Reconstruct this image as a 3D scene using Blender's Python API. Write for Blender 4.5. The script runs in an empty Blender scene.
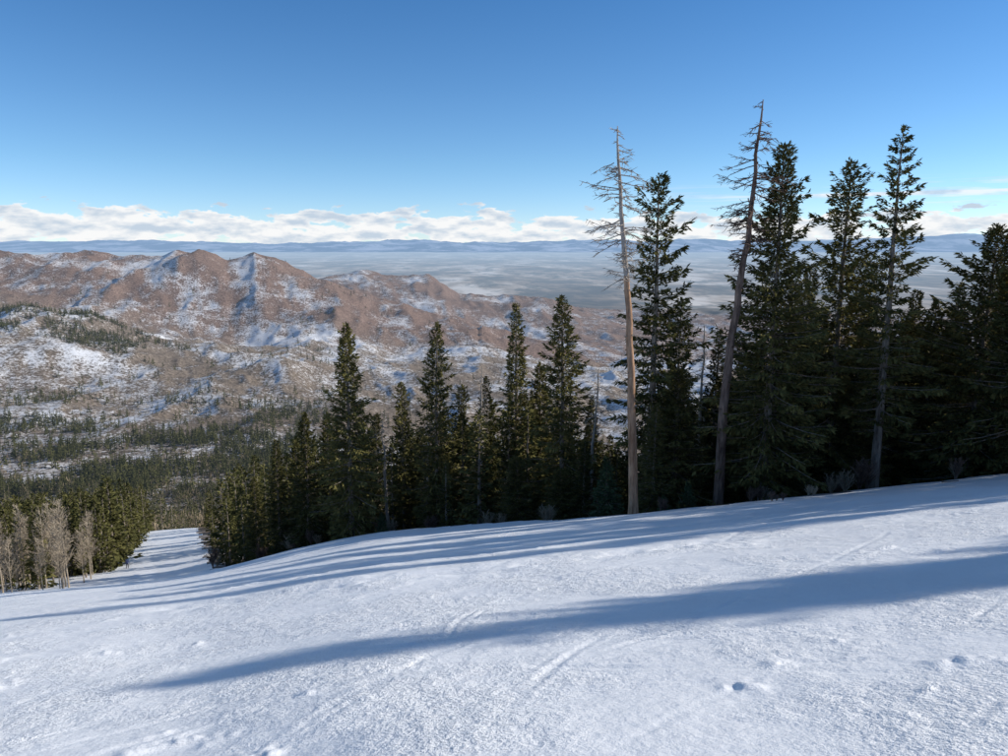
import bpy, math, numpy as np
from mathutils import Vector
rng=np.random.default_rng(7)
scene=bpy.context.scene
PITCH=math.radians(10); CP,SP=math.cos(PITCH),math.sin(PITCH)

# ------------------------------------------------------------ helpers
def ss(a,b,x):
    t=np.clip((x-a)/(b-a),0,1); return t*t*(3-2*t)
def h2(xi,yi,seed):
    h=(xi.astype(np.int64)*374761393+yi.astype(np.int64)*668265263+seed*974634777)&0xffffffff
    h=((h^(h>>13))*1274126177)&0xffffffff
    h=((h^(h>>16))*2246822519)&0xffffffff
    h=h^(h>>15)
    return (h&0xffffff)/float(0xffffff)
def vn(x,y,seed=0):
    xi=np.floor(x);yi=np.floor(y);fx=x-xi;fy=y-yi
    fx=fx*fx*fx*(fx*(fx*6-15)+10);fy=fy*fy*fy*(fy*(fy*6-15)+10)
    a=h2(xi,yi,seed);b=h2(xi+1,yi,seed);c=h2(xi,yi+1,seed);d=h2(xi+1,yi+1,seed)
    return (a*(1-fx)+b*fx)*(1-fy)+(c*(1-fx)+d*fx)*fy
def fbm(x,y,o=4,seed=0,ridge=False):
    s=0;a=1;t=0
    for i in range(o):
        n=vn(x,y,seed+i*17)
        if ridge: n=1-np.abs(2*n-1)
        s=s+a*n;t+=a;a*=.5
        x,y=1.9*x+.35*y+3.1,1.9*y-.35*x+7.7
    return s/t
def S(y):   # tangent of elevation for a sight-line table value
    dy=(378-y)/756.0
    return (-SP+dy*CP)/(CP+dy*SP)

# ------------------------------------------------------------ terrain
def edgeY(X):
    return np.interp(X,[-400,-150,-130,-103,-54,-29,-15,7.7,20,32,45,60,100],[330,330,300,240,130,75,61,43.5,44,46,38,26,15])
def leftX(Y):
    return np.interp(Y,[60,105,140,240,300,340],[-45,-63,-72,-115,-150,-400])
KY=np.array([150,230,330,450,560,750,1050,1500,1850,2600,3200,4300,5500,8000,12000,30000,46000,60000,78000,98000,125000,170000.])
def near(X,Y):
    Xc=np.clip(X,-400,400);Yc=np.clip(Y,-60,400)
    z=-1.7+.104*Xc-.3466*Yc
    u=X/np.maximum(Y,1.0)
    w=1-ss(-.5,-.15,u)
    w=np.where(Y>1,w,0)
    z=z-w*5.5*np.exp(-((Y-110)/55.)**2)+w*3*ss(170,240,Y)
    wr=ss(-85,-35,X)
    z=z-wr*.16*np.clip(Y-edgeY(X),0,70)
    return z
def knots(u,Y):
    px=504+756*.985*u
    I=lambda xs,ys:np.interp(px,xs,ys)
    Z=[]
    for k in KY:
        if k<=230: z=near(u*k,np.full_like(u,k))
        elif k==330: z=np.full_like(u,-131.)
        elif k==450: z=np.full_like(u,-178.)
        elif k==560: z=np.full_like(u,-200.)
        elif k==750: z=S(I([0,250,450,1000],[455,458,470,470]))*k
        elif k==1050: z=S(I([0,250,450,1000],[400,408,425,425]))*k
        elif k==1500: z=S(I([-400,0,100,170,260,350,450,600,1000],[285,296,321,343,356,362,372,385,380]))*k
        elif k==1850: z=S(I([-400,0,100,170,260,350,450,600,1000],[285,296,321,343,356,362,372,385,380]))*1500-I([0,170,300],[45,35,20])
        elif k==2600: z=S(I([-400,0,60,110,150,185,205,235,262,290,330,380,440,500,560,620,1200],[252,254,257,257,254,250,250,260,256,268,284,302,315,332,350,362,370]))*k
        elif k==3200: z=S(I([0,262,400,1000],[275,285,330,365]))*k
        elif k==4300: z=S(I([-400,250,330,370,400,430,460,500,540,580,620,700,1200],[300,292,278,274,277,279,292,298,297,307,314,322,328]))*k
        elif k==5500: z=np.full_like(u,-470.)
        elif k==8000: z=np.full_like(u,-640.)
        elif k==98000: z=S(I([0,150,300,360,420,500,600,700,800,900,950,1000,1300],[243,241,244,242,240,243,241,240,242,237,234,237,240])) *k
        elif k==60000: z=-700+120*fbm(u*9,u*0,3,5)
        elif k==125000: z=np.full_like(u,-500.)
        else: z=np.full_like(u,-700.)
        Z.append(z)
    return np.array(Z)
def ground(X,Y,detail=True):
    X=np.asarray(X,float);Y=np.asarray(Y,float)
    zn=near(X,Y)
    far=Y>120
    z=zn.copy()
    if far.any():
        Xf=X[far];Yf=Y[far];u=np.clip(Xf/Yf,-1.7,1.7)
        K=knots(u,Yf)
        L=np.log(KY);l=np.log(np.clip(Yf,KY[0],KY[-1]-1))
        i=np.clip(np.searchsorted(L,l,side='right')-1,0,len(L)-2)
        T=np.zeros_like(K)
        sl=(K[1:]-K[:-1])/(L[1:]-L[:-1])[:,None]
        T[1:-1]=.5*(sl[1:]+sl[:-1]);T[0]=sl[0];T[-1]=sl[-1]
        T[1:-1]=np.where(sl[1:]*sl[:-1]<0,T[1:-1]*.3,T[1:-1])
        ar=np.arange(len(l));h=L[i+1]-L[i];t=(l-L[i])/h
        z0=K[i,ar];z1=K[i+1,ar];m0=T[i,ar]*h;m1=T[i+1,ar]*h
        zf=(2*t**3-3*t**2+1)*z0+(t**3-2*t**2+t)*m0+(-2*t**3+3*t**2)*z1+(t**3-t**2)*m1
        amp=ss(420,1300,Yf)*(1-ss(4500,7000,Yf))
        rn=fbm(Xf/420+.3*Yf/900,Yf/700,6,11,True)-.63
        rn2=fbm(Xf/130,Yf/170,5,31,True)-.6
        zf=zf+amp*(rn*78+rn2*34)
        zf=zf+ss(6000,9000,Yf)*(fbm(Xf/2500,Yf/4000,4,51)-.5)*110
        zf=zf+ss(70000,90000,Yf)*(fbm(Xf/6000,Yf/9000,5,61,True)-.6)*800
        b=ss(150,230,Yf)
        z[far]=zn[far]*(1-b)+zf*b
    if detail:
        a=ss(0,12,np.hypot(X,Y))
        z=z+(fbm(X/14,Y/9,3,3)-.5)*.45*a
        z=z+(fbm(X/2.3,Y/1.5,3,4)-.5)*.08
    return z
def gz(x,y): return float(ground(np.array([x]),np.array([y]))[0])

def mesh_from(name,V,Q,mats,midx=None,smooth=False):
    me=bpy.data.meshes.new(name)
    V=np.ascontiguousarray(V,dtype=np.float32);Q=np.ascontiguousarray(Q,dtype=np.int32)
    n=len(Q);k=Q.shape[1]
    me.vertices.add(len(V));me.vertices.foreach_set('co',V.ravel())
    me.loops.add(n*k);me.loops.foreach_set('vertex_index',Q.ravel())
    me.polygons.add(n);me.polygons.foreach_set('loop_start',np.arange(0,n*k,k,dtype=np.int32))
    for m in mats: me.materials.append(m)
    if midx is not None: me.polygons.foreach_set('material_index',np.ascontiguousarray(midx,dtype=np.int32))
    me.polygons.foreach_set('use_smooth',np.full(n,smooth))
    me.update(calc_edges=True)
    return me
def add(name,me,loc=(0,0,0),rz=0,sc=(1,1,1),parent=None):
    o=bpy.data.objects.new(name,me);scene.collection.objects.link(o)
    o.location=loc;o.rotation_euler=(0,0,rz);o.scale=sc
    if parent: o.parent=parent
    return o

# ------------------------------------------------------------ materials
def newmat(name):
    m=bpy.data.materials.new(name);m.use_nodes=True
    nt=m.node_tree;nt.nodes.clear();return m,nt
class NB:
    def __init__(s,nt): s.nt=nt
    def n(s,t,**kw):
        nd=s.nt.nodes.new(t)
        for k,v in kw.items(): setattr(nd,k,v)
        return nd
    def math(s,op,a,b=0.0,c=None,clamp=False):
        nd=s.nt.nodes.new('ShaderNodeMath');nd.operation=op;nd.use_clamp=clamp
        for i,v in enumerate([a,b,c]):
            if v is None: continue
            if isinstance(v,bpy.types.NodeSocket): s.nt.links.new(v,nd.inputs[i])
            else: nd.inputs[i].default_value=v
        return nd.outputs[0]
    def noise(s,vec,scale,detail=4,rough=.55,dist=0,dim='3D'):
        nd=s.n('ShaderNodeTexNoise');nd.noise_dimensions=dim;s.nt.links.new(vec,nd.inputs['Vector'])
        nd.inputs['Scale'].default_value=scale;nd.inputs['Detail'].default_value=detail
        nd.inputs['Roughness'].default_value=rough;nd.inputs['Distortion'].default_value=dist
        return nd.outputs['Fac']
    def ramp(s,fac,stops):
        nd=s.n('ShaderNodeValToRGB');s.nt.links.new(fac,nd.inputs[0])
        cr=nd.color_ramp
        while len(cr.elements)<len(stops): cr.elements.new(.5)
        for e,(p,c) in zip(cr.elements,stops):
            e.position=p;e.color=(c,c,c,1) if not hasattr(c,'__len__') else (*c,1)
        return nd.outputs[0]
    def mix(s,f,a,b,mode='MIX'):
        nd=s.nt.nodes.new('ShaderNodeMix');nd.data_type='RGBA';nd.blend_type=mode
        for i,v in zip((0,6,7),(f,a,b)):
            if isinstance(v,bpy.types.NodeSocket): s.nt.links.new(v,nd.inputs[i])
            elif i==0: nd.inputs[0].default_value=v
            else: nd.inputs[i].default_value=(*v,1)
        return nd.outputs[2]
    def mapping(s,vec,scale,rot=(0,0,0)):
        nd=s.n('ShaderNodeMapping');s.nt.links.new(vec,nd.inputs[0])
        nd.inputs['Scale'].default_value=scale;nd.inputs['Rotation'].default_value=rot
        return nd.outputs[0]
HAZE=(.40,.545,.74)  # glow colour of the painted haze
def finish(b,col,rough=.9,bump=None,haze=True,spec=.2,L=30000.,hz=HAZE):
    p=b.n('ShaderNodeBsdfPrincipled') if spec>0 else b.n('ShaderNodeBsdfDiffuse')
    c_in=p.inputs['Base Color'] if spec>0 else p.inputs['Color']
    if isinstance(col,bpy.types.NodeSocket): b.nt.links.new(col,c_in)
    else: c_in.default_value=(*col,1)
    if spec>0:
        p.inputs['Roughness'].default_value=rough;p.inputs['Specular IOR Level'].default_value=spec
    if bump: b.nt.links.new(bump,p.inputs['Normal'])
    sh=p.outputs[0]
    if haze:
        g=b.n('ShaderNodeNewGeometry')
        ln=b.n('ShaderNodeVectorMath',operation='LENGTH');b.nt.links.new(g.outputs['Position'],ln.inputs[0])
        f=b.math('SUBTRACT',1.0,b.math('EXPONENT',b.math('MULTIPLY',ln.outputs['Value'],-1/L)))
        e=b.n('ShaderNodeEmission');e.inputs[0].default_value=(*hz,1);e.inputs[1].default_value=1.0  # haze painted in: sky-blue emission that grows with distance from the origin
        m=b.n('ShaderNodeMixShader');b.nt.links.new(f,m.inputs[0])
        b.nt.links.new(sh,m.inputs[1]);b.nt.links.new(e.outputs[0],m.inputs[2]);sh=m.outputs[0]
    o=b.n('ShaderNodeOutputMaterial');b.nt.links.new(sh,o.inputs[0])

# snow
m_snow,nt=newmat('piste_snow');b=NB(nt)
pos=b.n('ShaderNodeNewGeometry').outputs['Position']
gr=b.noise(b.mapping(pos,(.9,9,1),(0,0,math.radians(24))),1.0,3,.6,0,'2D')
n1=b.noise(pos,3.6,6,.70,0,'2D')
n3=b.noise(pos,26,2,.6,0,'2D')
lowm=b.noise(pos,.45,2,.6,0,'2D')
amp=b.ramp(lowm,[(.36,.28),(.64,1.)])
h=b.math('ADD',b.math('MULTIPLY',n1,.105),b.math('MULTIPLY',n3,.013))
h=b.math('ADD',b.math('MULTIPLY',h,amp),b.math('MULTIPLY',gr,.030))
bp=b.n('ShaderNodeBump');bp.inputs['Strength'].default_value=.75;bp.inputs['Distance'].default_value=1.0
nt.links.new(h,bp.inputs['Height'])
finish(b,(.95,.945,.94),.5,bp.outputs[0],haze=False,spec=.25)

# hills
m_hill,nt=newmat('mountain_brush_and_snow');b=NB(nt)
pos=b.n('ShaderNodeNewGeometry').outputs['Position']
at=b.n('ShaderNodeAttribute',attribute_name='snow').outputs['Fac']
red=b.n('ShaderNodeAttribute',attribute_name='red').outputs['Fac']
big=b.noise(pos,.0045,4,.62);mid=b.noise(pos,.035,4,.72);fine=b.noise(pos,.22,3,.8)
t=b.math('ADD',at,b.math('MULTIPLY',b.math('SUBTRACT',big,.5),1.7))
t=b.math('ADD',t,b.math('MULTIPLY',b.math('SUBTRACT',mid,.5),1.2))
t=b.math('ADD',t,b.math('MULTIPLY',b.math('SUBTRACT',fine,.5),1.8))
sm=b.ramp(t,[(.36,0.),(.84,.92)])
br=b.mix(mid,(.135,.105,.08),(.30,.24,.19))
br2=b.mix(mid,(.155,.10,.078),(.31,.215,.17))
brn=b.mix(red,br,br2)
spk=b.ramp(fine,[(.38,.45),(.6,1.15)])
col=b.mix(1.,brn,spk,'MULTIPLY')
col=b.mix(sm,col,(.80,.80,.81))
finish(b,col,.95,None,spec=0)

# plain
m_plain,nt=newmat('desert_plain');b=NB(nt)
pos=b.n('ShaderNodeNewGeometry').outputs['Position']
a=b.noise(b.mapping(pos,(.0006,.00022,0)),1,5,.66,0,'2D');c=b.noise(b.mapping(pos,(.0014,.0006,0)),1,4,.7,0,'2D')
col=b.ramp(a,[(.34,(.09,.09,.09)),(.45,(.24,.19,.15)),(.54,(.43,.35,.28)),(.66,(.70,.63,.56))])
col=b.mix(b.ramp(c,[(.50,0.),(.60,.75)]),col,(.06,.07,.07))
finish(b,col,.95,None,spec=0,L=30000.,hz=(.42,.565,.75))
m_far,nt=newmat('far_mountain_range');b=NB(nt)
pos=b.n('ShaderNodeNewGeometry').outputs['Position']
a=b.noise(b.mapping(pos,(.00025,.0002,0)),1,5,.65,0,'2D')
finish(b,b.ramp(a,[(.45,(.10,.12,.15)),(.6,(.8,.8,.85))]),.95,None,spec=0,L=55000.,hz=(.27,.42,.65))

def foliage(name,dark,light,world=False,haze=False):
    m,nt=newmat(name);b=NB(nt)
    tc=b.n('ShaderNodeNewGeometry').outputs['Position'] if world else b.n('ShaderNodeTexCoord').outputs['Object']
    n=b.noise(tc,.35 if world else 1.1,3 if world else 2,.6)
    f=n
    if not world:
        oi=b.n('ShaderNodeObjectInfo').outputs['Random']
        f=b.math('ADD',n,b.math('MULTIPLY',b.math('SUBTRACT',oi,.5),.30))
    col=b.ramp(f,[(.32,dark),(.66,light)])
    finish(b,col,.7,None,haze=haze,spec=0)
    return m
m_fol=foliage('conifer_needles',(.055,.058,.022),(.19,.168,.060))
m_folw=foliage('forest_needles',(.045,.050,.020),(.155,.142,.052),world=True)
m_folb=foliage('spruce_needles_blue',(.06,.09,.045),(.13,.18,.09))
def bark(name,c1,c2,sc=3.):
    m,nt=newmat(name);b=NB(nt)
    tc=b.n('ShaderNodeTexCoord').outputs['Object']
    n=b.noise(b.mapping(tc,(sc*2,sc*2,sc*.3)),1,4,.7)
    n2=b.noise(tc,.35,1)
    f=b.math('ADD',b.math('MULTIPLY',n,.7),b.math('MULTIPLY',n2,.3))
    finish(b,b.ramp(f,[(.38,c1),(.62,c2)]),.9,None,haze=False,spec=0);return m
m_bark=bark('conifer_bark',(.14,.11,.09),(.44,.37,.30))
m_dead=bark('dead_bark_warm',(.22,.125,.075),(.56,.35,.22))
m_dead2=bark('dead_bark_dark',(.08,.055,.044),(.30,.21,.16))
m_grey=bark('dead_wood_grey',(.27,.23,.19),(.50,.44,.38))
m_aspen=bark('aspen_bark',(.26,.21,.15),(.48,.40,.30))

m_dfol,nt=newmat('distant_conifer_needles');b=NB(nt)
pos=b.n('ShaderNodeNewGeometry').outputs['Position']
n=b.noise(pos,.12,3,.7)
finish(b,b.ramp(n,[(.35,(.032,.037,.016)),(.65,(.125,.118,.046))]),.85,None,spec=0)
m_dtan,nt=newmat('distant_aspen_twigs');b=NB(nt)
pos=b.n('ShaderNodeNewGeometry').outputs['Position']
n=b.noise(pos,.08,3,.7)
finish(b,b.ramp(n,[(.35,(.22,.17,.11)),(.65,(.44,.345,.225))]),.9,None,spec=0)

# ------------------------------------------------------------ terrain mesh
th_in=np.linspace(-42,42,600);th_l=np.linspace(-180,-42,46)[:-1];th_r=np.linspace(42,180,46)[1:]
TH=np.radians(np.concatenate([th_l,th_in,th_r]))
def geo(a,b_,n): return np.exp(np.linspace(math.log(a),math.log(b_),n,endpoint=False))
R=np.concatenate([[.05],geo(.5,2,14),geo(2,30,320),geo(30,400,150),geo(400,5500,420),geo(5500,165000,130),[165000]])
TT,RR=np.meshgrid(TH,R)
X=(RR*np.sin(TT)).ravel();Y=(RR*np.cos(TT)).ravel()
Z=ground(X,Y)
rngt=np.random.default_rng(33)
nearm=np.where((np.hypot(X,Y)<34)&(Y>1.5)&(np.abs(X)<Y*.95+1))[0]
xn=X[nearm];yn=Y[nearm];dz=np.zeros(len(nearm))
def groove(pts,w,dep):
    global dz
    pts=np.array(pts)
    x0,y0=pts.min(0)-.7-w*2;x1,y1=pts.max(0)+.7+w*2
    sel=np.where((xn>x0)&(xn<x1)&(yn>y0)&(yn<y1))[0]
    if len(sel)==0: return
    bx=xn[sel];by=yn[sel];bd=np.full(len(sel),1e9);tt=np.zeros(len(sel))
    for i in range(len(pts)-1):
        a=pts[i];d=pts[i+1]-a;l2=(d@d)+1e-9
        t=np.clip(((bx-a[0])*d[0]+(by-a[1])*d[1])/l2,0,1)
        q=np.hypot(bx-a[0]-t*d[0],by-a[1]-t*d[1])
        m=q<bd;bd[m]=q[m];tt[m]=(i+t[m])/(len(pts)-1)
    f=np.clip(np.sin(np.pi*np.clip(tt,0,1))*3,0,1)*(.2+1.1*vn(bx*2,by*2,8))
    f=f*(.15+.85*ss(4.,8.,np.hypot(bx,by)))
    dz[sel]+=f*(-dep*np.exp(-(bd/w)**2)+dep*.5*np.exp(-((bd-w*1.7)/(w*.8))**2))
def arc(x0,y0,ang,L,curv,n=26):
    p=[];x,y,a=x0,y0,ang
    for i in range(n):
        p.append((x,y));x+=math.cos(a)*L/n;y+=math.sin(a)*L/n;a+=curv/n
    return p
tr=[(1.2,8.2,-.40,4.2,.5,.05,.022),(1.1,8.0,-.45,3.6,.55,.04,.016),(-.4,11.,-1.9,2.2,.4,.05,.016),(-.22,11,-1.9,2.0,.3,.045,.014),
    (-5.5,10.5,.15,5,-.5,.06,.02),(-3.6,7.2,.6,3,-.4,.05,.016),(-2.6,6.4,.9,2.4,-.3,.05,.014)]
for _ in range(110):
    r_=math.exp(rngt.uniform(math.log(5.5),math.log(34)));t_=rngt.uniform(-.64,.64)
    x0=r_*math.sin(t_);y0=r_*math.cos(t_);an=rngt.normal(.25,.4)+(math.pi if rngt.random()<.5 else 0)
    L=rngt.uniform(1,6)*(1+r_/12);cv=rngt.uniform(-.5,.5);k_=1+r_/25
    tr.append((x0,y0,an,L,cv,rngt.uniform(.03,.05)*k_,rngt.uniform(.004,.011)*k_))
    if rngt.random()<.5: tr.append((x0+.18,y0+.2,an,L,cv,.04*k_,.006*k_))
for x0,y0,an,L,cv,w,d in tr: groove(arc(x0,y0,an,L,cv),w,d)
groove(arc(-9,17,-.25,16,.7,40),.5,.12);groove(arc(2,26,3.5,14,-.5,40),.4,.09);groove(arc(-10,22,-.1,14,.5,40),.5,.10)
sc=ss(.66,.84,fbm(xn*1.6,yn*1.6,3,91))*ss(.35,.7,vn(xn*.35,yn*.35,95))
dz+=sc*.045*vn(xn*11,yn*11,92)
Z[nearm]+=dz
nr,nc=len(R),len(TH)
idx=np.arange(nr*nc).reshape(nr,nc)
Q=np.stack([idx[:-1,:-1],idx[:-1,1:],idx[1:,1:],idx[1:,:-1]],-1).reshape(-1,4)[:, ::-1]
cx=X[Q].mean(1);cy=Y[Q].mean(1)
mi=np.where((cy<edgeY(cx)+1.5*np.sin(cx*.9)+(vn(cx*.8,cy*.8,3)-.5)*3)&(cy<320),0,1)
mi=np.where(cy>5000+1200*(vn(cx/900,cy/900,3)-.5),2,mi)
mi=np.where(cy>72000,3,mi)
mi=np.where((cy>120)&(cy<345)&(cx<leftX(cy)-14),1,mi)
me=mesh_from('ground',np.stack([X,Y,Z],-1),Q,[m_snow,m_hill,m_plain,m_far],mi,True)
Zg=Z.reshape(nr,nc);Xg=X.reshape(nr,nc);Yg=Y.reshape(nr,nc)
sx=np.gradient(Zg,axis=1)/np.maximum(np.hypot(np.gradient(Xg,axis=1),np.gradient(Yg,axis=1)),1e-6)
k=9;ker=np.ones(k)/k
sxs=np.apply_along_axis(lambda v:np.convolve(v,ker,'same'),1,sx)
sx=(.5*sx+.5*sxs).ravel()
snow=.44+.85*np.clip(sx,-.4,.45)
snow-=.04*ss(1950,2300,Y)+.06*ss(4000,4300,Y)
snow-=.14*(1-ss(500,700,Y))*ss(320,360,Y)
snow+=.22*np.exp(-((Y-1800)/180.)**2)
snow+=.05*ss(1100,1300,Y)*(1-ss(1500,1600,Y))
snow=np.where(Y<320,.62,snow)
red=ss(1700,2200,Y)
for nm,arr in (('snow',snow),('red',red)):
    a=me.attributes.new(nm,'FLOAT','POINT');a.data.foreach_set('value',arr.astype(np.float32))
add('snowy_ground',me)

# ------------------------------------------------------------ tree generators
def tubes(P,Rd,n,ref):
    B,K,_=P.shape
    D=np.gradient(P,axis=1);D/=np.linalg.norm(D,axis=2,keepdims=True)+1e-9
    Sv=np.cross(D,np.array(ref,float));Sv/=np.linalg.norm(Sv,axis=2,keepdims=True)+1e-9
    U=np.cross(Sv,D);an=np.arange(n)*2*np.pi/n
    V=P[:,:,None,:]+Rd[:,:,None,None]*(np.cos(an)[None,None,:,None]*Sv[:,:,None,:]+np.sin(an)[None,None,:,None]*U[:,:,None,:])
    idx=np.arange(B*K*n).reshape(B,K,n)
    a=idx[:,:-1];d=idx[:,1:]
    q=np.stack([a,np.roll(a,-1,2),np.roll(d,-1,2),d],-1).reshape(-1,4)
    return V.reshape(-1,3),q
class MB:
    def __init__(s): s.V=[];s.Q=[];s.M=[];s.n=0
    def put(s,V,Q,m):
        s.V.append(V);s.Q.append(Q+s.n);s.M.append(np.full(len(Q),m));s.n+=len(V)
    def arr(s): return np.concatenate(s.V),np.concatenate(s.Q),np.concatenate(s.M)
def diamonds(P,D,L,W,r):
    N=len(P);D=D/(np.linalg.norm(D,axis=1,keepdims=True)+1e-9)
    A=np.cross(D,[0,0,1.]);A/=np.linalg.norm(A,axis=1,keepdims=True)+1e-9
    C=np.cross(A,D);ph=r.uniform(-1.2,1.2,N)[:,None]
    n=np.cos(ph)*A+np.sin(ph)*C
    L=L[:,None];W=W[:,None]
    V=np.stack([P,P+D*L*.45+n*W,P+D*L,P+D*L*.45-n*W],1).reshape(-1,3)
    return V,np.arange(4*N).reshape(N,4)
def trunk_path(r,H,lean=(0,0),wob=.12,K=16):
    t=np.linspace(0,1,K)
    wx=np.cumsum(r.normal(0,wob/4,K))*t;wy=np.cumsum(r.normal(0,wob/4,K))*t
    P=np.stack([wx+lean[0]*t**1.3,wy+lean[1]*t**1.3,t*H],-1)
    return t,P
def conifer(name,seed,H,cb,rad,nb,T,tw=1.,whorl=0,irr=.25,droop=.35,expo=.85,trad=None,deadlow=18,lod=False):
    r=np.random.default_rng(seed);mb=MB()
    t,P=trunk_path(r,H,K=8 if lod else 16)
    trad=trad or .012*H+.03
    Rt=trad*(1-t)**.85+.012;Rt[0]*=1.25;P[0,2]=-1.0
    v,q=tubes(P[None],Rt[None],5 if lod else 9,(1,.13,0));mb.put(v,q,0)
    def tp(z): return np.stack([np.interp(z,P[:,2],P[:,0]),np.interp(z,P[:,2],P[:,1]),z],-1)
    f=(np.arange(nb)+r.uniform(0,1,nb))/nb
    f=1-(1-f)**.92
    if whorl:
        f=np.round(f*whorl)/whorl+r.normal(0,.18/whorl,nb)
        f=np.clip(f,0,.995)
    z=(cb+(1-cb)*f)*H
    az=np.arange(nb)*2.39996+r.uniform(-.5,.5,nb)
    prof=(1-f)**expo*ss(-.25,.22,f)+.03
    lump=1+irr*(2*vn(az*1.1+50,f*9,seed)-1)*1.3
    L=rad*prof*lump*r.uniform(.55,1.2,nb)
    miss=vn(np.mod(az,6.283)*1.3+9,f*16,seed+3)<irr*.75
    L=np.where(miss&(f<.9),L*.45,L)
    slope=-droop+(droop+.75)*f**1.5+r.normal(0,.10,nb)
    out=np.stack([np.cos(az),np.sin(az),0*az],-1)
    base=tp(z)
    s=np.linspace(0,1,3 if lod else 4)
    def bp_(s,L,slope,out,base):
        h=s*L
        return base+out*h[...,None]+np.stack([0*h,0*h,slope*h+.16*h*s],-1)
    BP=np.stack([bp_(np.full(nb,si),L,slope,out,base) for si in s],1)
    BR=np.outer(.010+.010*L,1-s*.8)
    v,q=tubes(BP,BR,3,(0,0.1,1));mb.put(v,q,0)
    if deadlow and cb>.08:
        zz=r.uniform(.10,cb+.12,deadlow)*H;a2=r.uniform(0,6.28,deadlow);o2=np.stack([np.cos(a2),np.sin(a2),0*a2],-1)
        l2=r.uniform(.3,.9,deadlow)*rad*.6;b2=tp(zz)
        BP=np.stack([bp_(np.full(deadlow,si),l2,np.full(deadlow,-.3),o2,b2) for si in s],1)
        v,q=tubes(BP,np.outer(np.full(deadlow,.022),1-s*.8),3,(0,.1,1));mb.put(v,q,0)
    k=np.repeat(np.arange(nb),T);keep=r.uniform(0,1,len(k))<np.clip(.25+L[k]/rad*1.1,0,1);k=k[keep];N=len(k)
    sv=.12+.88*r.uniform(0,1,N)**.75
    PP=bp_(sv,L[k],slope[k],out[k],base[k])
    side=np.stack([-np.sin(az[k]),np.cos(az[k]),0*az[k]],-1)
    sg=np.where(r.uniform(0,1,N)<.5,-1,1)
    lat=(L[k]*.30*(1-sv*.75)*r.uniform(0,1,N))
    PP=PP+side*(sg*lat)[:,None]+r.normal(0,.035*tw,(N,3));PP[:,2]-=lat*.25+r.uniform(0,.12,N)*tw
    D=out[k]*r.uniform(.3,1,N)[:,None]+side*(sg*r.uniform(.1,.9,N)*(1.1-sv*.8))[:,None]
    D[:,2]+=r.normal(-.12,.32,N)+slope[k]*.4
    TL=(.20+.10*np.sqrt(L[k]))*r.uniform(.6,1.3,N)*tw
    v,q=diamonds(PP,D,TL,TL*r.uniform(.12,.22,N)*(1.3 if lod else 1),r);mb.put(v,q,1)
    n=14;PPl=np.repeat(P[-1][None],n,0)-np.array([0,0,1])*r.uniform(0,.6,n)[:,None]*tw
    Dl=np.stack([r.normal(0,.4,n),r.normal(0,.4,n),np.full(n,1.)],-1)
    v,q=diamonds(PPl,Dl,np.full(n,.3*tw),np.full(n,.05*tw),r);mb.put(v,q,1)
    return mb.arr()
VAR={}
def variant(key,seed,H,*a,fol=None,**k):
    V,Q,M=conifer(key,seed,H,*a,**k)
    VAR[key]=(mesh_from('tree_'+key,V,Q,[m_bark,fol or m_fol],M),H)
variant('full',1,22,.08,3.8,460,85,irr=.32,expo=.72)
variant('ragged',2,22,.24,2.7,220,80,irr=.5,whorl=34,expo=.55)
variant('layered',3,23,.20,3.0,210,80,irr=.35,whorl=27,droop=.25,expo=.75)
variant('narrow',4,20,.10,1.8,300,55,irr=.28,expo=.6)
variant('mid_a',5,18,.10,2.4,320,60,irr=.38,expo=.7)
variant('mid_b',6,18,.28,2.4,240,60,irr=.45,expo=.62)
variant('dense',7,17,.03,3.8,440,80,irr=.28,expo=.6)
variant('mid_c',8,15,.06,2.6,320,60,irr=.32,expo=.8)
variant('tall_b',9,22,.16,2.7,330,75,irr=.45,expo=.55)
variant('small',10,4,.02,1.15,190,55,tw=.62,irr=.15,expo=.9,fol=m_folb,trad=.06,deadlow=0)
def temp(seed,H,cb,rad,nb,T,tw,dl=0,**k):
    V,Q,M=conifer('t',seed,H,cb,rad,nb,T,tw=tw,lod=True,deadlow=dl,**k);return (V,Q,M,H)
lodT=[temp(11,15,.05,2.3,140,20,1.6,irr=.3),temp(12,17,.16,2.0,130,20,1.6,14,irr=.4,expo=.65),temp(13,14,.03,2.6,140,20,1.6,irr=.28),temp(14,18,.24,2.1,120,22,1.6,16,irr=.42,expo=.6)]
lodF=[temp(21,15,.05,2.2,80,13,2.4,irr=.3),temp(22,16,.14,1.9,80,13,2.4,irr=.35,expo=.7),temp(23,14,.03,2.5,80,13,2.4,irr=.25)]
midT=[temp(70+i,14,.06,[2.2,1.9,2.6][i],50,7,3.2,irr=.3) for i in range(3)]

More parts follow.
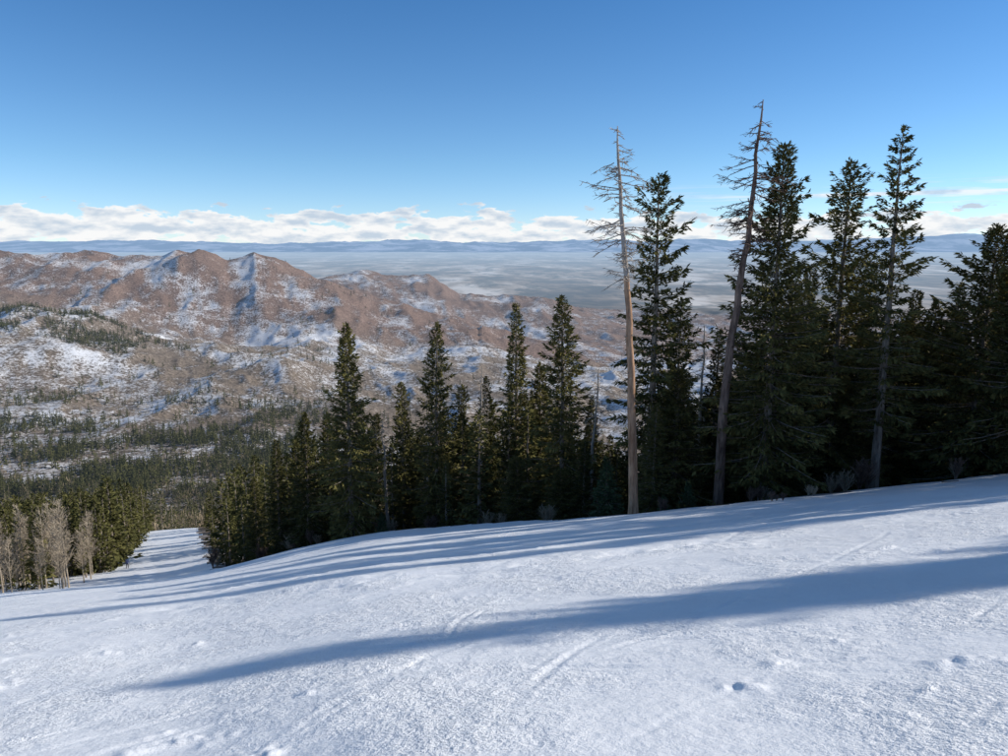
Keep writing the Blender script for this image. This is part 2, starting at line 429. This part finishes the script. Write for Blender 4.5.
def plant(key,u,Yd,h,name='pine_tree',wid=1.,rz=None,parent=None,sink=.25):
    me,H=VAR[key];x=u*Yd
    s=h/H
    w=s*wid if s>.75 else s*wid*(1+.25*(1-s))
    return add(name,me,(x,Yd,gz(x,Yd)-sink),rng.uniform(0,6.28) if rz is None else rz,(w,w,s),parent)
hero=[('ragged',.200,50,23.6,1.0),('full',.357,47,22.8,1.0),('tall_b',.443,52,24.2,1.0),('layered',.509,48,23.6,1.0),
 ('dense',.635,50,17.8,1.05),('mid_c',.573,53,14.5,1.1),('dense',.70,47,17.5,.9),('full',.78,48,20,.9),
 ('mid_a',.080,58,19.6,1.05),('narrow',.016,62,20.6,1.0),('mid_a',-.092,62,19.0,.9),('mid_c',-.211,61,18.6,.95),
 ('mid_b',-.138,67,15.5,.9),('mid_c',-.272,68,13.6,1.),('mid_a',-.312,75,13.2,1.),('mid_c',-.345,84,11.5,1.),
 ('mid_b',-.059,68,15.6,1.),('mid_a',-.022,70,17.2,.8),('mid_c',.048,66,17.2,1.),('narrow',.118,60,12.5,1.),
 ('mid_a',-.175,70,13.5,1.1),('mid_c',-.24,72,14.5,.9),('mid_b',.235,56,18,1.),('narrow',.285,58,16,1.1),('mid_a',.40,56,19.5,1.0),
 ('mid_b',.475,56,20,1.),('mid_a',.545,57,17,1.1),('narrow',.60,54,16,1.2),('mid_a',.32,60,16,1.),('mid_c',-.285,76,13.,1.),('dense',-.115,73,12.5,.8),
 ('mid_c',.42,54,15,1.1),('dense',.53,56,14.5,1.),('mid_a',.665,54,18,1.1),('mid_c',.34,53,13,1.1),('mid_b',.38,60,20,1.1)]
for k,u,Yd,h,w in hero: plant(k,u,Yd,h,wid=w)
for u,Yd,h in [(.205,47.5,7),(.235,48,9),(.27,49,6),(.30,48,7.5),(.335,48.5,5),(.39,49,8),(.425,49.5,6.5),(.46,50,8.5),(.49,50,7),(.53,50,8),(.565,50,6.5),(.60,50,9),(.655,49,7),(.08,53,6),(.11,52,7.5),(.02,56,8),(-.03,59,7),(-.08,62,8),(-.13,64,7),(-.19,66,6),(-.23,66,7)]:
    plant(['mid_c','dense','mid_a'][rng.integers(3)],u,Yd+rng.uniform(0,3),h*rng.uniform(.8,1.2),name='young_spruce_tree',wid=1.15)
plant('small',.1435,45.0,4.0,name='young_spruce_tree')
plant('small',.255,45.8,2.2,name='young_spruce_tree');plant('small',-.17,59,2.2,name='young_spruce_tree');plant('small',.222,45,1.4,name='young_spruce_tree')
# trees standing up the slope to the right, outside the picture: they throw the long shadows
for x,y,h,k in [(40,15.1,19.6,'full'),(44,15.3,18.5,'dense'),(41,40,23,'tall_b'),(47,36.5,27,'full'),(50,33.5,27,'mid_a'),(54,31.5,29,'tall_b'),(58,35,24,'mid_b'),(53,27.5,29,'narrow'),(66,34,25,'full'),(62,40,24,'layered'),(39,46,22,'mid_a'),(44,43,22,'mid_b'),
    (37,37.5,13,'mid_b'),(40,35,15,'narrow'),(44,33,19,'mid_b'),(36,42,15,'narrow'),(49,30.5,17,'narrow')]:
    me_,H=VAR[k];s=h/H;add('pine_tree',me_,(x,y,gz(x,y)-.2),rng.uniform(0,6),(s,s,s))

def merge(name,temps,xs,ys,hs,mats,zoff=-.5,widr=(.85,1.25)):
    xs=np.array(xs);ys=np.array(ys)
    zs=ground(xs,ys);Vs=[];Qs=[];Ms=[];n=0
    for i in range(len(xs)):
        V,Q,M,H=temps[rng.integers(len(temps))]
        a=rng.uniform(0,6.28);c,s=math.cos(a),math.sin(a);k=hs[i]/H;w=k*rng.uniform(*widr)
        v=np.stack([(V[:,0]*c-V[:,1]*s)*w+xs[i],(V[:,0]*s+V[:,1]*c)*w+ys[i],V[:,2]*k+zs[i]+zoff],-1)
        Vs.append(v.astype(np.float32));Qs.append(Q+n);Ms.append(M);n+=len(V)
    me=mesh_from(name,np.concatenate(Vs),np.concatenate(Qs),mats,np.concatenate(Ms));add(name,me)
A=[];B=[]
for _ in range(1700):
    u=rng.uniform(-.45,.85);Yd=rng.uniform(56,125) if u>-.3 else rng.uniform(80,240)
    x=u*Yd
    if Yd<edgeY(x)+4: continue
    pxx=504+745*u
    top=np.interp(pxx,[150,200,250,300,350,420,500,560,600,640,700,760,850,950,1010],[485,478,452,432,425,415,395,400,430,425,385,345,310,310,310])+abs(rng.normal(0,28))
    h=S(top)*Yd-gz(x,Yd)
    if h<5: continue
    h=min(h,22)
    (A if Yd<100 else B).append((x,Yd,h))
    if len(A)+len(B)>400: break
# left clump
for _ in range(520):
    Yd=rng.uniform(112,290);u=rng.uniform(-.85,-.48);x=u*Yd
    if x>leftX(Yd)-3-(Yd<130)*rng.uniform(0,5): continue
    if Yd<130 and rng.random()<.6: continue
    B.append((x,Yd,rng.uniform(11,17)))
for x,Yd,h in [(-75,135,16),(-77,141,18),(-80,146,15),(-74,132,13),(-82,150,19),(-85,155,17),(-88,162,17),(-82,142,16),(-91,172,18),(-95,182,17)]: B.append((x,Yd,h))
A=np.array(A);B=np.array(B)
merge('conifer_forest',lodT,A[:,0],A[:,1],A[:,2],[m_bark,m_folw])
merge('conifer_forest',lodF,B[:,0],B[:,1],B[:,2],[m_bark,m_folw])

# ------------------------------------------------------------ dead trees
def dead_tree(name,seed,H,lean,r0,mats,up,loc,stub=26,nbr=60,bl=1.6,wob=.25):
    r=np.random.default_rng(seed);mb=MB()
    t,P=trunk_path(r,H,lean,wob,26)
    Rt=r0*(1-t)**.7+.025;Rt[0]*=1.3;P[0,2]=-.8
    v,q=tubes(P[None],Rt[None],12,(1,.13,0));m=np.repeat((t[:-1]>up).astype(int),12)
    mb.V.append(v);mb.Q.append(q);mb.M.append(m);mb.n+=len(v)
    def limb(z,az,L,sl,rad):
        base=np.array([np.interp(z,P[:,2],P[:,0]),np.interp(z,P[:,2],P[:,1]),z])
        K=6;s=np.linspace(0,1,K)
        o=np.array([math.cos(az),math.sin(az),0]);sd=np.array([-o[1],o[0],0])
        w=np.cumsum(r.normal(0,.08,K))*L
        pts=base+np.outer(s*L,o)+np.outer(w,sd)+np.outer(sl*s*L+.35*L*s**2*r.uniform(-1,.9),[0,0,1])
        rr=rad*(1-s*.85)
        v,q=tubes(pts[None],rr[None],4,(0,.1,1));mb.put(v,q,1)
        for _ in range(int(3+L*7)):
            i=r.uniform(.2,.98);p=np.array([np.interp(i,s,pts[:,c]) for c in range(3)])
            d=o*r.uniform(.3,1)+sd*r.choice([-1,1])*r.uniform(.4,1)+np.array([0,0,r.uniform(-.8,.4)]);d/=np.linalg.norm(d)
            l=r.uniform(.2,.7)*(1.15-i*.5)*min(1,L)
            pp=np.stack([p,p+d*l*.5+[0,0,r.normal(0,.03)],p+d*l])
            v,q=tubes(pp[None],np.array([[.02,.015,.007]]),3,(0,.1,1));mb.put(v,q,1)
    for i in range(nbr):
        f=r.uniform(.62,.995);prof=min(1,(1-f)*7+.15)*(1 if f>.72 else .6)
        limb(f*H,r.uniform(0,6.28),bl*prof*r.uniform(.4,1.15),r.uniform(-.6,.2),.034)
    for i in range(stub):
        limb(r.uniform(.15,.7)*H,r.uniform(0,6.28),r.uniform(.15,.75),r.uniform(-.4,.2),.022)
    V,Q,M=mb.arr();me=mesh_from(name,V,Q,mats,M,True)
    add(name,me,(loc[0],loc[1],gz(*loc)-.1))
dead_tree('dead_pine_tree',5,22.3,(-1.4,.2),.27,[m_dead,m_grey],.62,(7.75,43.2),bl=2.1,nbr=80)
dead_tree('dead_pine_tree',8,25.0,(1.5,0),.31,[m_dead2,m_dead2],.8,(13.7,46.3),bl=2.0,nbr=90,stub=60,wob=.5)
for u,Yd,h,s in [(.118,57,13.5,12),(.33,55,14,13),(-.03,64,16,14),(-.16,63,11,15),(-.105,64,14,16),(.27,54,15,17)]:
    dead_tree('dead_pine_tree',s,h,(rng.normal(0,.4),0),.14,[m_grey,m_grey],.6,(u*Yd,Yd),bl=1.0,nbr=30,stub=30)

# ------------------------------------------------------------ bare aspens
def bare(seed,H,nb=60,T=10,thick=1.,multi=1):
    r=np.random.default_rng(seed);mb=MB()
    for m in range(multi):
        t,P=trunk_path(r,H*r.uniform(.8,1),(r.normal(0,.08*H*(multi>1)),r.normal(0,.08*H*(multi>1))),.3,8)
        Hh=P[-1,2]
        v,q=tubes(P[None],((.009*H)*(1-t)**.8+.015)[None],5,(1,.13,0));mb.put(v,q,0)
        f=r.uniform(.25,.98,nb);z=f*Hh;az=r.uniform(0,6.28,nb);out=np.stack([np.cos(az),np.sin(az),0*az],-1)
        L=H*.16*(1.15-f)*r.uniform(.5,1.2,nb)+.25;b0=np.stack([np.interp(z,P[:,2],P[:,0]),np.interp(z,P[:,2],P[:,1]),z],-1)
        if H<3: L=H*.5*(1.1-f)*r.uniform(.5,1.2,nb)
        s=np.linspace(0,1,3)
        BP=np.stack([b0+out*(si*L)[:,None]*.8+np.stack([0*L,0*L,L*(.7*si+.3*si*si)],-1) for si in s],1)
        v,q=tubes(BP,np.outer(.022*thick*np.ones(nb),1-s*.7),3,(0.1,.1,1));mb.put(v,q,0)
        k=np.repeat(np.arange(nb),T);N=len(k);sv=r.uniform(.2,1,N)
        PP=b0[k]+out[k]*(sv*L[k]*.8)[:,None];PP[:,2]+=L[k]*(.7*sv+.3*sv*sv)
        D=out[k]*.5+r.normal(0,.5,(N,3));D[:,2]+=.8
        v,q=diamonds(PP,D,r.uniform(.3,.8,N)*H/12,np.full(N,.02*thick),r);mb.put(v,q,0)
    return mb.arr()
for i in range(3):
    V,Q,M=bare(40+i,11,60,12,1.3);VAR['aspen%d'%i]=(mesh_from('aspen',V,Q,[m_aspen],M),11)
na=0
for _ in range(300):
    Yd=rng.uniform(102,130);u=rng.uniform(-.76,-.575);x=u*Yd
    if x>leftX(Yd)-1.5: continue
    plant('aspen%d'%rng.integers(3),u,Yd,rng.uniform(7.5,15),name='bare_aspen_tree');na+=1
    if na>=36: break
V,Q,M=bare(60,1.4,20,7,.45,6);VAR['shrub']=(mesh_from('shrub',V,Q,[m_aspen],M),1.4)
V,Q,M=bare(61,1.2,20,7,.45,7);VAR['shrubd']=(mesh_from('shrub_dark',V,Q,[m_dead2],M),1.2)
for u,Yd,h in [(.42,42,.9),(.47,46,1.6),(.50,46.2,1.9),(.455,46,1.5),(.34,44.5,1.0),(.37,38,.6),(.385,38.3,.5),(.36,45,1.2),(.62,45.3,1.5),(.21,44,.9),(.13,47,1.3),(.06,50,1.5),(-.02,55,1.8),(-.1,59,1.7),(-.16,60,1.6),(-.21,61,1.2),(-.26,65,1.8),(-.30,70,2.0),(-.35,77,2.2),(-.40,106,3)]:
    for j in range(2):
        plant('shrub' if rng.random()<.35 else 'shrubd',u+rng.normal(0,.008),Yd+rng.uniform(-.3,.8),h*rng.uniform(.7,1.2),name='bare_shrub',sink=.05)

# ------------------------------------------------------------ distant forests (merged)
def tiny(seed,H,rad,n):
    r=np.random.default_rng(seed);f=r.uniform(0,1,n)**.8;az=np.arange(n)*2.4
    z=H*(.05+.95*f);rr=rad*(1-f)*.45
    P=np.stack([rr*np.cos(az),rr*np.sin(az),z],-1);D=np.stack([np.cos(az),np.sin(az),-.5+.9*f],-1)
    V,Q=diamonds(P,D,rad*(1.15-f)*r.uniform(.6,1.1,n)+.4,.95*np.ones(n)*(1.2-f),r)
    v2,q2=tubes(np.array([[[0,0,-1],[0,0,H*.5],[0,0,H]]],float),np.array([[.3,.45,.05]]),3,(1,.1,0))
    return (np.concatenate([V,v2]),np.concatenate([Q,q2+len(V)]),np.zeros(len(Q)+len(q2),int),H)
tinyT=[tiny(80+i,13,[2.6,2.2,3.0][i],32) for i in range(3)]
def scat(n,u0,u1,y0,y1,dens=None):
    u=rng.uniform(u0,u1,n);Yv=np.exp(rng.uniform(math.log(y0),math.log(y1),n));x=u*Yv
    if dens is not None:
        k=rng.uniform(0,1,n)<dens(u,Yv,x);u,Yv,x=u[k],Yv[k],x[k]
    return x,Yv
x,y=scat(2500,-.85,.1,258,620,lambda u,Y,x:(ss(.36,.56,fbm(x/70,Y/70,3,5))*.8+.12))
merge('valley_conifer_forest',midT,x,y,rng.uniform(9,16,len(x)),[m_bark,m_dfol])
x,y=scat(9500,-.85,-.20,590,1100,lambda u,Y,x:ss(.38,.58,fbm(x/90,Y/75,4,15))*(1-ss(-.33,-.21,u)*.8)*(1-.6*ss(900,1100,Y))*.8+.06)
x2,y2=scat(3600,-.85,-.36,1280,1530,lambda u,Y,x:ss(.42,.53,fbm(x/120,Y/90,3,25))*(1-ss(-.50,-.38,u)))
x3,y3=scat(4200,-.85,.7,620,2700,lambda u,Y,x:ss(.45,.66,fbm(x/160,Y/140,4,35))*.6+.04)
x=np.concatenate([x,x2,x3]);y=np.concatenate([y,y2,y3])
merge('mountainside_conifer_forest',tinyT,x,y,rng.uniform(6,15,len(x)),[m_dfol],-.8)
def fuzz(seed,H,n):
    r=np.random.default_rng(seed);P=np.stack([r.normal(0,.10*H,n),r.normal(0,.10*H,n),r.uniform(.1,.75,n)*H],-1)
    P[0]=[0,0,0]
    D=np.stack([P[:,0]*.12,P[:,1]*.12,np.ones(n)],-1)
    L=r.uniform(.2,.35,n)*H;L[0]=H;W=r.uniform(.012,.03,n)*H*.6;W[0]=.014*H
    V,Q=diamonds(P,D,L,W,r);return (V,Q,np.zeros(len(Q),int),H)
fz=[fuzz(90+i,10,20) for i in range(4)]
x,y=scat(5200,-.85,.3,290,760,lambda u,Y,x:ss(.38,.58,fbm(x/80,Y/60,3,45)))
x2,y2=scat(5000,-.85,.6,900,2300,lambda u,Y,x:ss(.42,.62,fbm(x/150,Y/120,4,55))*.8)
x=np.concatenate([x,x2]);y=np.concatenate([y,y2])
merge('bare_aspen_woodland',fz,x,y,rng.uniform(6,12,len(x)),[m_dtan],-.3)

# ------------------------------------------------------------ skier
def skier(x,y):
    root=bpy.data.objects.new('skier',None);scene.collection.objects.link(root);root.location=(x,y,gz(x,y)+.03);root.rotation_euler=(0,0,.5)
    J=[(0,0,.92),(0,.03,1.15),(0,.08,1.40),(0,.10,1.50),(0,.12,1.60),(0,.12,1.74),
       (.10,0,.88),(.14,.12,.50),(.15,0,.10),(.15,.14,.05),(-.10,0,.88),(-.14,.12,.50),(-.15,0,.10),(-.15,.14,.05),
       (.20,.08,1.38),(.30,.10,1.12),(.32,.34,1.02),(.32,.42,1.0),(-.20,.08,1.38),(-.30,.10,1.12),(-.32,.34,1.02),(-.32,.42,1.0)]
    E=[(0,1),(1,2),(2,3),(3,4),(4,5),(0,6),(6,7),(7,8),(8,9),(0,10),(10,11),(11,12),(12,13),(2,14),(14,15),(15,16),(16,17),(2,18),(18,19),(19,20),(20,21)]
    Rr=[.17,.15,.17,.07,.10,.11,.12,.09,.07,.06,.12,.09,.07,.06,.09,.06,.05,.045,.09,.06,.05,.045]
    me=bpy.data.meshes.new('body');me.from_pydata(J,E,[]);o=add('body',me,parent=root)
    md=o.modifiers.new('s','SKIN')
    for i,v in enumerate(me.skin_vertices[0].data): v.radius=(Rr[i],Rr[i]);v.use_root=(i==0)
    o.modifiers.new('ss','SUBSURF').render_levels=2
    m,nt=newmat('ski_clothing');b=NB(nt);tc=b.n('ShaderNodeTexCoord').outputs['Object']
    sp=b.n('ShaderNodeSeparateXYZ');nt.links.new(tc,sp.inputs[0])
    finish(b,b.ramp(sp.outputs[2],[(0.,(.02,.02,.025)),(.90,(.03,.03,.05)),(.95,(.04,.05,.12))]),.7,haze=False)
    me.materials.append(m)
    m2,nt=newmat('ski_plastic');b=NB(nt);finish(b,(.05,.05,.06),.4,haze=False)
    for sx_ in (-.15,.15):
        P=np.array([[[sx_,-.8,.02],[sx_,0,.015],[sx_,.75,.02],[sx_,.9,.10]]]);v,q=tubes(P,np.array([[.05,.045,.05,.02]]),4,(0,0,1));add('ski',mesh_from('ski',v,q,[m2]),parent=root)
        P=np.array([[[sx_*2.1,.42,1.05],[sx_*2.3,.2,.5],[sx_*2.4,0,.0]]]);v,q=tubes(P,np.full((1,3),.014),5,(1,0,0));add('ski_pole',mesh_from('ski_pole',v,q,[m2]),parent=root)
skier(-.529*134,134)

# ------------------------------------------------------------ light
K=.15;EL=math.radians(26);az=math.atan2(1,K)
sd=Vector((math.sin(az)*math.cos(EL),math.cos(az)*math.cos(EL),math.sin(EL)))
sl=bpy.data.lights.new('sun','SUN');sl.energy=5.0;sl.angle=math.radians(.5);sl.color=(1,.955,.88)
so=bpy.data.objects.new('sun',sl);scene.collection.objects.link(so);so.rotation_euler=sd.to_track_quat('Z','Y').to_euler()
w=bpy.data.worlds.new('World');scene.world=w;w.use_nodes=True;nt=w.node_tree;nt.nodes.clear();b=NB(nt)
sky=b.n('ShaderNodeTexSky');sky.sky_type='NISHITA';sky.sun_disc=False;sky.sun_elevation=EL;sky.sun_rotation=az
sky.altitude=2800;sky.air_density=1.0;sky.dust_density=.1;sky.ozone_density=3.0
tc=b.n('ShaderNodeTexCoord').outputs['Generated'];sp=b.n('ShaderNodeSeparateXYZ');nt.links.new(tc,sp.inputs[0])
azn=b.math('ARCTAN2',sp.outputs[0],sp.outputs[1]);zz=sp.outputs[2]
tint=b.ramp(zz,[(0.,(.88,.95,1.10)),(.10,(.70,.90,1.0)),(.35,(.38,.76,1.0)),(.75,(1.1,1.,.9))])
skc=b.mix(1.,sky.outputs[0],tint,'MULTIPLY')
bg=b.n('ShaderNodeBackground');nt.links.new(skc,bg.inputs[0]);bg.inputs[1].default_value=.145
def coord(a,c,off=0.):
    cb_=b.n('ShaderNodeCombineXYZ');nt.links.new(b.math('MULTIPLY',azn,a),cb_.inputs[0]);nt.links.new(b.math('MULTIPLY_ADD',zz,c,off),cb_.inputs[1]);return cb_.outputs[0]
n=b.noise(coord(21,66),1,5,.55,0,'2D')
low=b.noise(coord(3.2,4),1,1,.5,0,'2D')
bias=b.ramp(b.math('MULTIPLY',zz,10,clamp=True),[(0.,.52),(.06,.66),(.22,.70),(.35,.58),(.46,.40),(.7,.0)])
t=b.math('ADD',b.math('ADD',n,b.math('SUBTRACT',bias,.5)),b.math('MULTIPLY',b.math('SUBTRACT',low,.5),.30))
t=b.math('ADD',t,b.math('MULTIPLY',azn,-.05))
mask=b.ramp(t,[(.50,0.),(.56,.97)])
nu=b.noise(coord(21,66,-.55),1,4,.55,0,'2D')
shade=b.math('ADD',b.math('MULTIPLY',b.math('SUBTRACT',n,nu),-3.),.72,clamp=True)
ccol=b.mix(shade,(.58,.68,.80),(1.,1.,1.))  # cloud shading painted in the colour: white upper edges, grey-blue below
st=b.noise(coord(4,130),1,4,.6,0,'2D')
sm_=b.math('MULTIPLY',b.ramp(st,[(.46,0.),(.62,.8)]),b.ramp(b.math('MULTIPLY',zz,10,clamp=True),[(.42,0.),(.52,1.),(.66,1.),(.78,0.)]))
sm_=b.math('MULTIPLY',sm_,b.ramp(azn,[(.15,0.),(.4,1.)]))
tot=b.math('MAXIMUM',mask,sm_)
bc=b.n('ShaderNodeBackground');nt.links.new(ccol,bc.inputs[0]);bc.inputs[1].default_value=.96
ms=b.n('ShaderNodeMixShader');nt.links.new(tot,ms.inputs[0]);nt.links.new(bg.outputs[0],ms.inputs[1]);nt.links.new(bc.outputs[0],ms.inputs[2])
o=b.n('ShaderNodeOutputWorld');nt.links.new(ms.outputs[0],o.inputs[0])
# ------------------------------------------------------------ camera
cam=bpy.data.cameras.new('camera');co=bpy.data.objects.new('camera',cam);scene.collection.objects.link(co)
cam.sensor_width=36;cam.lens=27;cam.clip_start=.1;cam.clip_end=400000
co.location=(0,0,0);co.rotation_euler=(math.radians(80),0,0)
scene.camera=co
scene.view_settings.view_transform='Standard';scene.view_settings.look='None';scene.view_settings.exposure=0
print('trees',len(A),len(B),na)
